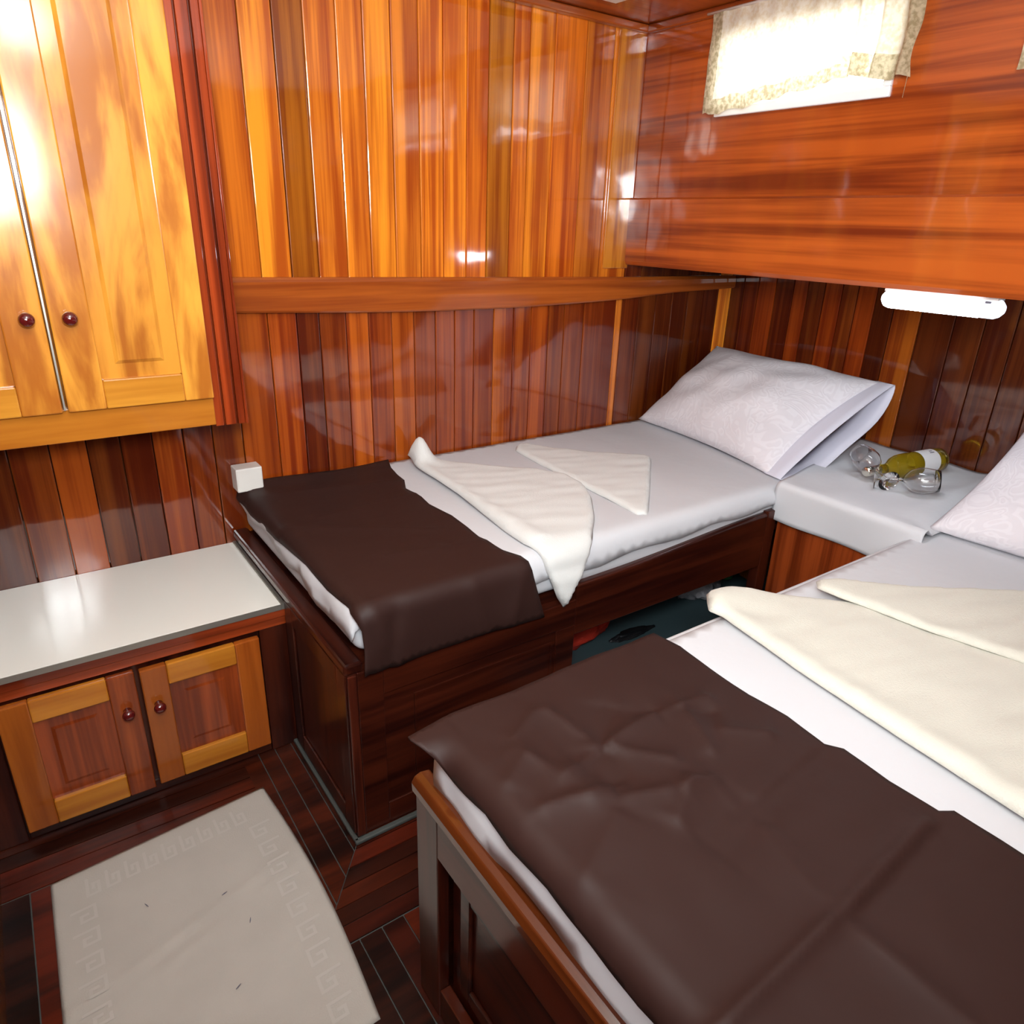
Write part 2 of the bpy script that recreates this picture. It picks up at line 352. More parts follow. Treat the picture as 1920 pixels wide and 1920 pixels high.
while x < .30:         # short strips under the bath mat
    fl([(x, .96), (min(x + .050, .30) - g, .96), (min(x + .050, .30) - g, 1.425), (x, 1.425)], rt()); x += .050
x = XL
while x < 1.1:
    fl([(x, -1.0), (x + .048 - g, -1.0), (x + .048 - g, .952), (x, .952)], rt()); x += .048
o = struct(mb.build('floor', M['floorw']))
mb = MB(); mb.box(XL - .05, XH + .05, -1.0, YB + .05, -.05, -.0035); m = mb.build('caulking', M['caulk'], o)
mb = MB(); mb.box(1.07, XH, .80, YB, -.003, .004); m = mb.build('teal_paint', M['teal'], o); m['label'] = 'dark teal painted boards'
# grey sealing line round the berth base
mb = MB(); mb.box(.436, .447, 1.17, 1.60, .0, .010); mb.box(.436, 1.06, 1.166, 1.180, .0, .010); mb.box(XL, .44, 1.600, 1.606, 0, .008)
struct(mb.build('trim_7', M['caulk'], bevel=.003))

# windows
def window(n, W, frame_mat):
    y0, y1, z0, z1 = W; mb = MB(); t = .022
    for (a, b, c, d) in ((y0, y1, z0 - .010, z0 + t - .008), (y0, y1, z1 - t, z1), (y0, y0 + t, z0 + t - .008, z1 - t), (y1 - t, y1, z0 + t - .008, z1 - t)):
        mb.box(XW - .008, XW + .032, a, b, c, d)
    o = mb.build(n, frame_mat, bevel=.003); struct(o)
    mb = MB(); mb.box(XW + .018, XW + .022, y0 + t, y1 - t, z0 + t - .008, z1 - t)
    gp = mb.build('glass_pane', M['pane'], o)
    return o
def pane():
    m = bpy.data.materials.new('window glass'); m.use_nodes = True; t = m.node_tree; t.nodes.clear()
    out = t.nodes.new('ShaderNodeOutputMaterial'); tr = t.nodes.new('ShaderNodeBsdfTransparent'); gl = t.nodes.new('ShaderNodeBsdfGlossy'); mx = t.nodes.new('ShaderNodeMixShader')
    gl.inputs['Roughness'].default_value = .02; mx.inputs[0].default_value = .06
    t.links.new(tr.outputs[0], mx.inputs[1]); t.links.new(gl.outputs[0], mx.inputs[2]); t.links.new(mx.outputs[0], out.inputs[0]); return m
M['pane'] = pane()
window('window_1', W1, M['wframe']); window('window_2', W2, M['wframe'])
# frame of the open doorway (behind the camera)
mb = MB()
for (a, b, c, d) in ((-.60, -.57, 1.16, 1.82), (.10, .13, 1.16, 1.82), (-.60, .13, 1.82, 1.85), (-.60, .13, 1.13, 1.16)): mb.box(XL - .05, XL + .008, a, b, c, d)
struct(mb.build('door_1', M['red_z'], bevel=.003))

# ================================================================ CURTAINS
def curtain(ya, yb, zbot, folds, label, seed):
    root = thing('curtain', label, 'curtain', (XW - .04, (ya + yb) / 2, 1.9))
    cl = MB(); lc = MB(); nu, nv = 110, 26
    P = []
    for i in range(nu + 1):
        u = i / nu; row = []
        y = ya + (yb - ya) * u
        zb = zbot(u) + .0035 * N3(u * 30, seed) + .004 * math.sin(u * 40 + seed)
        for j in range(nv + 1):
            v = j / nv; z = zb + (1.905 - zb) * v
            amp = folds(u); x = XW - .038 + amp * math.sin(u * 62 + seed + 1.2 * N3(u * 4, v * 2)) * (1 - .25 * v) + .006 * N3(u * 5, v * 3, seed)
            row.append((x, y + .006 * N3(v * 3, u * 3, seed + 4) * (1 - v) - .012 * (1 - v) * 0, z))
        P.append(row)
    for i in range(nu):
        for j in range(nv):
            tgt = lc if (j < 4 or i < 7 or i > nu - 8 or (folds(i / nu) > .012 and j < 6)) else cl
            b = len(tgt.v); tgt.v += [P[i][j], P[i + 1][j], P[i + 1][j + 1], P[i][j + 1]]; tgt.f.append([b, b + 1, b + 2, b + 3]); tgt.t.append((1, 1, 1))
    for nm, m_, mt in (('curtain_cloth', cl, M['curtain']), ('lace_border', lc, M['lace'])):
        o = m_.build(nm, mt, root, smooth=True, fix=False)
        bm = bmesh.new(); bm.from_mesh(o.data); bmesh.ops.remove_doubles(bm, verts=bm.verts, dist=1e-5); bmesh.ops.recalc_face_normals(bm, faces=bm.faces); bm.to_mesh(o.data); bm.free()
    th = MB(); y = yb + .004; zb = zbot(1)
    th.lathe([(0, .0006), (.045, .0005)], (XW - .04, y + (0 if ya > yb else 0), zb + .002), (0.02, .05, -1), 6)
    o = th.build('loose_thread', M['lace'], root)
    rd = MB(); rd.lathe([(0, .004), (abs(yb - ya) + .04, .004)], (XW - .038, min(ya, yb) - .02, 1.908), (0, 1, 0), 12); rd.build('curtain_rod', M['wplastic'], root, smooth=True)
    return root
curtain(1.685, 1.055, lambda u: 1.646 + .040 * sm(u * 1.25) - .012 * sm((u - .78) * 5) + (.012 * sm((u - .66) * 20) * (1 - sm((u - .74) * 20))), lambda u: .003 + .020 * sm((u - .62) * 6), 'cream curtain with beige lace border over the window with a white sill showing', 1.0)
curtain(.822, .18, lambda u: 1.662 + .01 * u, lambda u: .003 + .008 * u, 'cream curtain hanging over the window nearest the camera, cut by the frame edge', 4.0)

# ================================================================ WALL CABINET
ZT = 1.90
wc = thing('wall_cabinet', 'large honey coloured wall cupboard with two tall panelled doors and dark knobs', 'cabinet', (.1, YB, .86))
mb = MB(); mb.box(XL + .001, .377, 1.752, YB - .001, .868, ZT, (.6, .55, .5)); mb.build('carcass', M['amber_x'], wc)
mb = MB(); mb.box(XL + .001, .377, 1.736, 1.752, .858, .93, (.95, .9, .9)); mb.build('bottom_rail', M['amber_x'], wc, bevel=.002)
mb = MB()
for (a, b, d) in ((.378, .396, .003), (.396, .401, -.002), (.401, .425, .003), (.425, .430, -.002), (.430, .446, .005), (.446, .452, .009)):
    mb.box(a, b, 1.752 - d - .005, YB - .001, .852, ZT, (1.05, .80, .75) if d > 0 else (.4, .3, .3))
mb.build('side_stile', M['red_z'], wc, bevel=.0015)
def panel_door(parent, x0, x1, z0, z1, yf, sl, sr, rb, rt_, m_l, m_r, m_rail, m_pan, th=.018, kx=None, kz=None, kr=.0135, raised=True, tints=((1, 1, 1),) * 4):
    root = bpy.data.objects.new('door', None); C.objects.link(root); attach(root, parent)
    root.location = Vector((x0, yf, z0)) - origin_of(parent)
    def piece(nm, a, b, c, d, mt, y0=yf, y1=yf + th, t=(1, 1, 1), bev=.003):
        q = MB(); q.box(a, b, y0, y1, c, d, t); return q.build(nm, mt, root, bevel=bev)
    piece('stile', x0, x0 + sl, z0, z1, m_l, t=tints[0]); piece('stile', x1 - sr, x1, z0, z1, m_r, t=tints[1])
    piece('rail', x0 + sl, x1 - sr, z0, z0 + rb, m_rail, t=tints[2]); piece('rail', x0 + sl, x1 - sr, z1 - rt_, z1, m_rail, t=tints[2])
    q = MB(); a, b, c, d = x0 + sl, x1 - sr, z0 + rb, z1 - rt_
    q.box(a, b, yf + .010, yf + th, c, d, tints[3])
    i = min(.038, (b - a) * .24)
    rz = yf + (.0055 if raised is True else raised)
    if raised:   # raised field with sloping edges
        q.loft([[(a + i * .8, yf + .010, c + i * .8), (b - i * .8, yf + .010, c + i * .8), (b - i * .8, yf + .010, d - i * .8), (a + i * .8, yf + .010, d - i * .8)],
                [(a + i, rz, c + i), (b - i, rz, c + i), (b - i, rz, d - i), (a + i, rz, d - i)]], tint=tints[3])
    q.build('panel', m_pan, root)
    if kx is not None:
        k = MB(); k.lathe([(0, kr * .75), (.004, kr * .55), (.009, kr * .6), (.012, kr * .95), (.018, kr * 1.08), (.024, kr * .95), (.028, kr * .6), (.0295, .001)], (kx, yf, kz), (0, -1, 0), 24)
        k.build('knob', M['knob'], root, smooth=True)
    return root
YD = 1.718
panel_door(wc, .084, .376, .926, ZT - .005, YD, .072, .062, .062, .06, M['honey_z'], M['honey_z'], M['honey_x'], M['honey_z'], kx=.118, kz=1.118, tints=((1, .92, .9), (1.05, 1, 1), (1.0, .98, .9), (.92, .84, .8)))
panel_door(wc, -.214, .074, .926, ZT - .005, YD, .062, .072, .062, .06, M['honey_z'], M['honey_z'], M['honey_x'], M['honey_z'], kx=.045, kz=1.119, tints=((1, .92, .9), (1.0, .90, .85), (1.0, .98, .9), (.92, .84, .8)))
mb = MB(); mb.box(.0765, .0800, YD + .004, YD + .017, .93, ZT - .01); mb.build('hinge_strip', M['metal'], wc)

# ================================================================ LOW CABINET AND COUNTERTOP
YK = 1.576
lc_ = thing('floor_cabinet', 'low mahogany cabinet with two small amber panel doors under the white countertop', 'cabinet', (.1, 1.8, 0))
mb = MB(); mb.box(XL + .001, .445, YK + .020, YB - .001, .001, .418, (1, 1, 1)); mb.build('carcass', M['dark_z'], lc_)
mb = MB(); mb.box(XL + .001, .447, YK + .002, YK + .021, .372, .4185, (1.25, 1.2, 1.1)); mb.box(XL + .001, .447, YK - .003, YK + .021, .396, .4185, (1.1, 1, 1)); mb.build('fascia', M['red_x'], lc_, bevel=.002)
for a_, b_ in ((XL + .001, -.168), (.380, .447)): MB().box(a_, b_, YK + .006, YK + .021, .001, .371).build('face_frame', M['dark_z'], lc_, bevel=.002)
mb = MB(); mb.box(-.166, .379, YK + .010, YK + .021, .001, .034); mb.build('plinth', M['dark_x'], lc_, bevel=.002)
YF = 1.560
panel_door(lc_, -.163, .096, .037, .367, YF, .058, .056, .062, .055, M['amber_z'], M['red_z'], M['amber_x'], M['red_z'], kx=.069, kz=.272, kr=.0125, raised=.0085, tints=((1, .95, .9), (1.0, 1.1, 1.1), (1, 1, 1), (.95, .95, 1)))
panel_door(lc_, .106, .373, .040, .363, YF, .056, .058, .062, .055, M['amber_z'], M['amber_z'], M['amber_x'], M['red_z'], kx=.133, kz=.266, kr=.0125, raised=.0085, tints=((.85, .75, .8), (1.0, .85, .8), (1, 1, 1), (.95, .95, 1)))
ct = thing('countertop', 'glossy white laminate countertop on the low cabinet', 'countertop', (.1, 1.8, .42))
mb = MB(); mb.box(XL + .002, .436, YK - .006, YB - .001, .4195, .434); mb.build('laminate_top', M['white_lam'], ct, bevel=.001)
mb = MB(); mb.box(XL + .002, .436, YK - .0085, YK - .0062, .4195, .4335); mb.box(.4365, .4455, YK - .0085, YB - .001, .4195, .437); mb.build('edge_strip', M['metal'], ct)

# ================================================================ BERTHS
XF, Y1 = .447, 1.183
def frame_panel(mb, x0, x1, z0, z1, y, axis, w, depth=.006):
    for (a, b, c, d) in ((x0 + w, x1 - w, z0, z0 + w), (x0 + w, x1 - w, z1 - w, z1), (x0, x0 + w, z0, z1), (x1 - w, x1, z0, z1)):
        if axis == 'y': mb.box(a, b, y - depth, y, c, d)
        else: mb.box(y - depth, y, a, b, c, d)
b1 = thing('berth', 'dark mahogany single berth built along the plank wall, far bed of the two', 'bed', (XF, Y1, 0), 'single berths')
mb = MB(); mb.box(XF, XF + .02, Y1, YB - .003, .012, .448); frame_panel(mb, Y1 + .0, 1.56, .02, .448, XF, 'x', .05); mb.build('foot_panel', M['dark_z'], b1, bevel=.002)
mb = MB(); mb.box(XF - .007, XF + .035, Y1 - .004, YB - .003, .448, .474); mb.build('foot_rail', M['dark_y'], b1, bevel=.006)
mb = MB(); mb.box(XF + .02, 1.06, Y1 + .002, Y1 + .022, .012, .448); mb.build('front_panel', M['dark_x'], b1)
mb = MB(); mb.box(XF + .02, XF + .024 + .055, Y1 - .004, Y1 + .002, .012, .448); mb.box(XF + .079, 1.06, Y1 - .004, Y1 + .002, .012, .07); mb.box(XF + .079, 1.06, Y1 - .004, Y1 + .002, .375, .448)
mb.box(1.0, 1.06, Y1 - .004, Y1 + .002, .07, .375); mb.build('front_frame', M['dark_x'], b1, bevel=.002)
mb = MB(); frame_panel(mb, .60, .99, .09, .345, Y1 + .002, 'y', .005, .004); mb.build('moulding', M['dark_x'], b1)
mb = MB(); mb.box(XF - .002, XF + .019, Y1 - .007, Y1 - .0005, .012, .447, (1.5, 1.5, 1.5)); mb.build('corner_bead', M['dark_z'], b1, bevel=.003)
mb = MB(); rings = []
for k in range(21):
    x = 1.06 + (1.86 - 1.06) * k / 20; zt = .490 + .035 * sm((x - 1.06) / .8)
    rings.append([(x, Y1 + .024, zt - .005), (x, Y1 + .018, zt), (x, Y1 + .002, zt), (x, Y1 - .004, zt - .006), (x, Y1 - .004, .345), (x, Y1 + .024, .345)])
mb.loft(rings); mb.build('side_rail', M['dark_x'], b1, bevel=.003)
mb = MB(); mb.box(1.815, 1.86, Y1 - .006, Y1 + .03, .0045, .53); mb.build('post', M['dark_z'], b1, bevel=.003)
mb = MB(); mb.box(XF + .021, XH - .001, Y1 + .025, YB - .001, .44, .458); mb.build('base_board', M['dark_x'], b1)
mb = MB(); mb.box(1.04, 1.06, Y1 + .023, YB - .003, .005, .44); mb.build('divider', M['dark_y'], b1)

X2, Y2 = .405, .805
b2 = thing('berth', 'dark mahogany single berth nearest the camera with rounded foot rail', 'bed', (X2, Y2, 0), 'single berths')
mb = MB(); mb.box(X2 + .001, X2 + .024, .735, Y2, .001, .470); mb.build('post', M['dark_z'], b2, bevel=.003)
mb = MB(); mb.box(X2 + .001, X2 + .024, -.095, .735, .385, .470, (1.1, 1.1, 1.1)); mb.build('foot_board', M['dark_y'], b2, bevel=.002)
mb = MB(); rings = []
for k in range(25):
    y = -.095 + (Y2 + .098) * k / 24; w_ = .034
    rings.append([(X2 - .004, y, .468), (X2 - .005, y, .486), (X2 + .001, y, .496), (X2 + .012, y, .500), (X2 + w_ - .006, y, .497), (X2 + w_, y, .488), (X2 + w_, y, .468)])
mb.loft(rings, tint=(.30, .32, .32)); mb.build('foot_rail', M['red_y'], b2, bevel=.002)
mb = MB(); mb.box(X2 + .030, X2 + .045, -.095, .735, .03, .470); frame_panel(mb, .10, .70, .10, .36, X2 + .030, 'x', .03, .008); mb.build('foot_panel', M['dark_y'], b2, bevel=.003)
mb = MB(); mb.box(X2 + .004, X2 + .024, -.095, .735, .001, .07); mb.build('bottom_board', M['dark_y'], b2, bevel=.002)
mb = MB(); mb.box(X2 + .046, XH - .001, Y2 - .024, Y2 - .004, .001, .475); mb.build('side_panel', M['dark_x'], b2, bevel=.002)
mb = MB(); mb.box(X2 + .046, XH - .001, -.095, Y2 - .026, .45, .466); mb.build('base_board', M['dark_x'], b2)

# mattresses
def mattress(x0, x1, y0, y1, z0, z1, r, label, sheet_drop, seed):
    root = thing('mattress', label, 'mattress', ((x0 + x1) / 2, (y0 + y1) / 2, z0), 'mattresses on the berths')
    q = MB(); q.box(x0, x1, y0, y1, z0, z1)
    o = q.build('mattress_body', M['sheet'], root); m = o.modifiers.new('edge', 'BEVEL'); m.width = r; m.segments = 5
    for p in o.data.polygons: p.use_smooth = True
    return root
m1 = mattress(.478, XH - .004, 1.196, YB - .004, .4745, .596, .030, 'white sheeted mattress on the far berth along the plank wall', .1, 1)
m2 = mattress(.434, XH - .004, -.09, .800, .467, .586, .030, 'white sheeted mattress on the berth nearest the camera', .1, 2)

# drape mapping over a mattress: (u, v) run over the cloth, h is the height above it
def mapper(x0, y0, z, r):
    def fold(s, e):
        d = (e + r) - s
        if d <= 0: return s, 0.0, 0.0, 1.0
        a = d / r
        if a < PI / 2: return e + r - r * math.sin(a), r * (1 - math.cos(a)), -math.sin(a), math.cos(a)
        return e, r + (d - r * PI / 2), -1.0, 0.0
    def f(u, v, h):
        px, dx, nx, cx = fold(u, x0); py, dy, ny, cy = fold(v, y0)
        n = Vector((nx * cy, ny * cx, cx * cy)) if (cx > 0 or cy > 0) else Vector((nx, ny, 0))
        if n.length < 1e-6: n = Vector((nx, ny, 0))
        n.normalize()
        return Vector((px, py, z - dx - dy)) + n * h
    return f
def dist_poly(p, poly):
    best = 9; x, y = p
    for i in range(len(poly)):
        ax, ay = poly[i]; bx, by = poly[(i + 1) % len(poly)]; dx, dy = bx - ax, by - ay
        t = max(0, min(1, ((x - ax) * dx + (y - ay) * dy) / (dx * dx + dy * dy + 1e-12)))
        d = math.hypot(x - ax - t * dx, y - ay - t * dy); best = min(best, d)
    return best
def inside(p, poly):
    x, y = p; r = False; j = len(poly) - 1
    for i in range(len(poly)):
        xi, yi = poly[i]; xj, yj = poly[j]
        if (yi > y) != (yj > y) and x < (xj - xi) * (y - yi) / (yj - yi) + xi: r = not r
        j = i
    return r
def smooth_poly(poly, k=2, w=.12):
    for _ in range(k):
        out = []
        for i in range(len(poly)):
            a = poly[i]; b = poly[(i + 1) % len(poly)]
            out.append((a[0] * (1 - w) + b[0] * w, a[1] * (1 - w) + b[1] * w)); out.append((a[0] * w + b[0] * (1 - w), a[1] * w + b[1] * (1 - w)))
        poly = out
    return poly
def patch(name, poly, mp, h, mat, parent=None, sp=.014, thick=.004, extra=None, jag=0):
    rs = []
    for i in range(len(poly)):
        a = poly[i]; b = poly[(i + 1) % len(poly)]; n = max(1, int(math.hypot(a[0] - b[0], a[1] - b[1]) / sp))
        for k in range(n):
            t = k / n; rs.append((a[0] + (b[0] - a[0]) * t, a[1] + (b[1] - a[1]) * t))
    if jag: rs = [(x + jag * N3(x * 14, y * 14, 3), y + jag * N3(x * 14, y * 14, 9)) for x, y in rs]
    pts = [Vector(p) for p in rs]; nb = len(pts)
    xs = [p[0] for p in rs]; ys = [p[1] for p in rs]
    x = min(xs); row = 0
    while x < max(xs):
        y = min(ys) + (sp / 2 if row % 2 else 0)
        while y < max(ys):
            if inside((x, y), rs) and dist_poly((x, y), rs) > sp * .55: pts.append(Vector((x, y)))
            y += sp
        x += sp * .87; row += 1
    v, e, f, _, _, _ = delaunay_2d_cdt(pts, [], [list(range(nb))], 1, 1e-6)
    q = MB()
    for p in v:
        d = dist_poly((p.x, p.y), rs)
        P = mp(p.x, p.y, h(p.x, p.y, d))
        if extra: P = extra(P, p.x, p.y, d)
        q.v.append(tuple(P))
    q.f = [list(t) for t in f]; q.t = [(1, 1, 1)] * len(q.f)
    o = q.build(name, mat, parent, smooth=True, fix=False)
    if o.data.polygons and sum(p.normal.z * p.area for p in o.data.polygons) < 0: o.data.flip_normals()
    if thick:
        m = o.modifiers.new('thickness', 'SOLIDIFY'); m.thickness = thick; m.offset = -1
    return o
def crease(segs):
    def f(x, y):
        s = 0
        for (ax, ay, bx, by, amp, wd) in segs:
            dx, dy = bx - ax, by - ay; t = ((x - ax) * dx + (y - ay) * dy) / (dx * dx + dy * dy)
            tc = max(0, min(1, t)); d = math.hypot(x - ax - tc * dx, y - ay - tc * dy); wd_ = wd * .72
            fade = sm(min(tc, 1 - tc) * 5 + .35)
            s += 2.3 * amp * fade * math.exp(-d / (wd * 1.5))
        return s
    return f
mp1 = mapper(.470, 1.188, .598, .030)
mp2 = mapper(.426, -9, .588, .030)
# sheets hanging a little over the edges (parts of the mattresses)
def sheet_h(x, y, d): return .0015 + .002 * N3(x * 9, y * 6)
hang = lambda L_: .43 * .03 - L_
def hem(n, fx, fy):
    return [(fx(i / n), fy(i / n)) for i in range(n + 1)]
poly = [(2.50, 1.99), (.44, 1.99)] + [(.470 - .035 - .030 * sm(i / 20) - .012 * math.sin(i * .9), 1.95 - (1.95 - 1.19) * i / 20) for i in range(21)] \
    + [(.47 + i * .06, 1.188 - .045 - .012 * sm(i / 6) - .006 * math.sin(i * 1.3)) for i in range(1, 34)]
def sheet1_extra(P, x, y, d):
    if y < 1.19 and x > .5:
        k = sm((1.19 - y) / .06); P.y -= k * (.004 + .010 * abs(N3(x * 5, 2))); P.z += k * .016 * sm((x - .95) / .9)
    if x < .47 and y > 1.19:
        k = sm((.47 - x) / .05); P.x -= k * (.002 + .012 * abs(N3(y * 6, 7)))
    return P
patch('fitted_sheet', poly, mp1, sheet_h, M['sheet'], m1, sp=.025, thick=.002, extra=sheet1_extra)
poly = [(2.50, .80), (2.50, -.08), (.426 - .05, -.08)] + [(.426 - .038 - .026 * (.5 + .5 * math.sin(i * .75 + .6)), -.06 + .84 * i / 20) for i in range(21)] + [(.426, .80 - .02), (.5, .76), (.6, .775)] + [(.7 + .05 * i, .790) for i in range(1, 36)]
poly = [(2.50, .775), (2.50, -.08)] + [(.426 - .050, -.08)] + [(.426 - .066 - .022 * (.5 + .5 * math.sin(i * .75 + .6)), -.06 + .83 * i / 20) for i in range(21)]
def sheet2_extra(P, x, y, d):
    if y > .74: P.z -= .020 * sm((y - .76) / .05) ** 2
    if x < .426: P.x -= sm((.426 - x) / .05) * .010 * abs(N3(y * 7, 4))
    return P
patch('fitted_sheet', poly, mp2, sheet_h, M['sheet'], m2, sp=.025, thick=.002, extra=sheet2_extra)

# ---- brown covers
cr1 = crease([(.45, 1.665, .86, 1.40, .0022, .010), (.55, 1.655, .90, 1.69, .0018, .012), (.60, 1.37, .90, 1.30, .0025, .02), (.75, 1.43, .80, 1.30, -.002, .012), (.50, 1.88, .90, 1.80, .003, .02), (.50, 1.20, .56, 1.04, .005, .012), (.56, 1.19, .53, 1.04, -.004, .016), (.74, 1.20, .78, 1.05, .003, .02), (.88, 1.19, .84, 1.05, .003, .016)])
def h1(x, y, d):
    hgt = .0045 + cr1(x, y) + .002 * N3(x * 7, y * 7)
    if y < 1.215: hgt += sm((1.215 - y) / .03) * .016 + sm((1.20 - y) / .12) * (.006 + .006 * math.sin(x * 15 + 1.0) + .006 * N3(x * 10, y * 5))
    if y > 1.93: hgt += .012 * sm((y - 1.93) / .05) * (.6 + .4 * math.sin(x * 14))
    return max(.0035, hgt)
poly = [(.455, 1.985), (.70, 1.990), (.935, 1.985), (.918, 1.93), (.905, 1.86), (.898, 1.80), (.872, 1.74), (.880, 1.66), (.872, 1.60), (.884, 1.50), (.878, 1.42), (.868, 1.34), (.878, 1.25), (.900, 1.19), (.925, 1.10), (.94, 1.05)]
poly += [(.90, 1.052), (.80, 1.056), (.70, 1.052), (.62, 1.050), (.55, 1.050), (.50, 1.052), (.472, 1.065), (.478, 1.12), (.474, 1.18), (.468, 1.24), (.462, 1.32), (.466, 1.45), (.458, 1.60), (.446, 1.75), (.440, 1.88)]
o = patch('brown_blanket', poly, mp1, h1, M['brown'], None, sp=.013, thick=.0025)
tag(o, 'dark brown satin cover across the foot of the far bed, hanging over its front', 'blanket', 'brown bed covers')
S = [(.905, .259, .663, .247, .0065, .010), (.663, .247, .40, .238, .0065, .009), (.90, .245, .66, .232, -.005, .014), (.664, .24, .655, .02, .003, .012), (.663, .26, .70, .40, .0015, .014),
     (.691, .399, .905, .418, -.007, .016), (.608, .401, .70, .402, -.005, .02), (.905, .43, .72, .415, .004, .02),
     (.623, .611, .75, .62, .006, .010), (.623, .611, .60, .74, .004, .010), (.623, .611, .53, .59, .005, .010), (.623, .611, .569, .513, -.006, .014), (.623, .611, .70, .52, .004, .013), (.623, .611, .70, .69, -.004, .014),
     (.75, .62, .86, .60, .005, .012), (.512, .691, .60, .74, .003, .009), (.512, .691, .53, .574, .0035, .010), (.457, .563, .60, .53, .005, .012), (.523, .543, .649, .484, .0045, .010), (.45, .62, .52, .66, .003, .012),
     (.706, .66, .841, .569, -.004, .016), (.692, .493, .60, .44, .004, .014), (.75, .50, .80, .62, .0045, .012), (.649, .484, .72, .47, .004, .01), (.436, .44, .56, .50, .003, .02), (.80, .54, .87, .48, .004, .012), (.56, .60, .64, .60, -.003, .018)]
cr2 = crease(S)
def h2(x, y, d): return max(.003, .0075 + cr2(x, y) + .0035 * N3(x * 6, y * 6, 2) + .0015 * N3(x * 18, y * 18, 5))
poly = [(.388, .790), (.47, .803), (.60, .800), (.75, .800), (.925, .800), (.935, .74), (.925, .66), (.918, .57), (.924, .50), (.916, .428), (.932, .405), (.925, .33), (.930, .262), (.948, .250), (.945, .165), (.955, .05), (.955, -.085)]
poly += [(.415, -.085), (.405, .10), (.412, .25), (.402, .32), (.408, .40), (.414, .48), (.410, .56), (.416, .62), (.406, .69), (.400, .74), (.388, .78)]
def b2_extra(P, x, y, d):
    c = sm((y - .70) / .07) if x < .457 else 0     # the corner sticks out stiffly
    P.x = P.x * (1 - c) + x * c; P.z = P.z * (1 - c) + (.592 + .5 * h2(x, y, d)) * c
    return P
o = patch('brown_blanket', poly, mapper(.418, .2, .588, .030) if False else mp2, h2, M['brown'], None, sp=.0075, thick=.0025, extra=b2_extra)
tag(o, 'creased dark brown cover across the foot of the bed nearest the camera', 'blanket', 'brown bed covers')

# ---- towels
def towel(name, poly, mp, mat, label, thick, h0=.006, edge=.018, extra=None, ripple=.0015, grp='folded towels'):
    poly = smooth_poly(poly, 2, .10)
    def h(x, y, d): return h0 + min(1, d / edge) * .0035 * N3(x * 9 + y * 22, y * 9 - x * 5, 7) + thick * math.sqrt(max(0, 1 - (1 - min(1, d / edge)) ** 2)) + ripple * N3(x * 16, y * 16, 1) * min(1, d / edge)
    o = patch(name, poly, mp, h, mat, None, sp=.010, thick=.004, extra=extra)
    return tag(o, label, 'towel', grp)
def t1x(P, x, y, d):
    k = math.exp(-(((x - 1.015) / .030) ** 2 + ((y - 1.915) / .050) ** 2)); P.z += .070 * k
    if x < 1.15 and y > 1.22:                                  # thick rolled fold along the brown cover
        ln = abs((x - .972) - (1.9 - y) * 0.0); P.z += .010 * math.exp(-(ln / .03) ** 2)
    if y < 1.17: P.y -= .012 * sm((1.17 - y) / .05)
    return P
P1 = [(.985, 1.955), (1.045, 1.950), (1.085, 1.88), (1.165, 1.785), (1.283, 1.675), (1.342, 1.588), (1.335, 1.488), (1.290, 1.404), (1.197, 1.284), (1.10, 1.185), (1.045, 1.10), (1.012, 1.045), (.985, 1.085), (.955, 1.16), (.935, 1.24), (.938, 1.33), (.950, 1.45), (.965, 1.60), (.972, 1.75), (.972, 1.87)]
towel('towel', P1, mp1, M['towel'], 'large white towel folded to a point, its tip hanging off the far bed', .016, extra=t1x, edge=.022)
P2 = [(1.363, 1.885), (1.40, 1.930), (1.442, 1.925), (1.47, 1.86), (1.561, 1.742), (1.728, 1.599), (1.535, 1.413), (1.345, 1.232), (1.315, 1.25), (1.326, 1.353), (1.335, 1.528), (1.350, 1.77)]
towel('towel', P2, mp1, M['towel'], 'small white triangular towel between the big towel and pillow of the far bed', .012, h0=.004, edge=.014)
P3 = [(1.086, .800), (1.127, .830), (1.187, .826), (1.24, .785), (1.33, .70), (1.50, .52), (1.60, .40), (1.70, .20), (1.75, -.05), (.99, -.06), (1.007, .191), (1.024, .36), (1.048, .563), (1.066, .667), (1.078, .755), (1.070, .785)]
def t3x(P, x, y, d):
    k = math.exp(-(((x - 1.15) / .08) ** 2 + ((y - .82) / .06) ** 2)); P.z += .022 * k; P.y += .015 * k
    ed = x - (1.0 + (y - .1) * .11); P.z += .008 * math.exp(-((ed - .02) / .035) ** 2)
    if P.y > .795: P.z -= (P.y - .795) * .35
    return P
mp2f = mapper(.426, -9, .588, .030)
towel('towel', P3, mp2f, M['towelc'], 'large cream towel folded across the bed nearest the camera, rolled tip over the bed side', .014, extra=t3x, edge=.03)
P4 = [(1.340, .720), (1.368, .742), (1.41, .722), (1.452, .681), (1.512, .618), (1.719, .467), (1.95, .28), (1.99, .1), (1.40, .02), (1.405, .352), (1.392, .407), (1.368, .502), (1.355, .606), (1.343, .681)]
towel('towel', P4, mp2f, M['towelc'], 'small cream towel folded to a point lying on the larger towel near the pillow', .011, h0=.024, edge=.02)

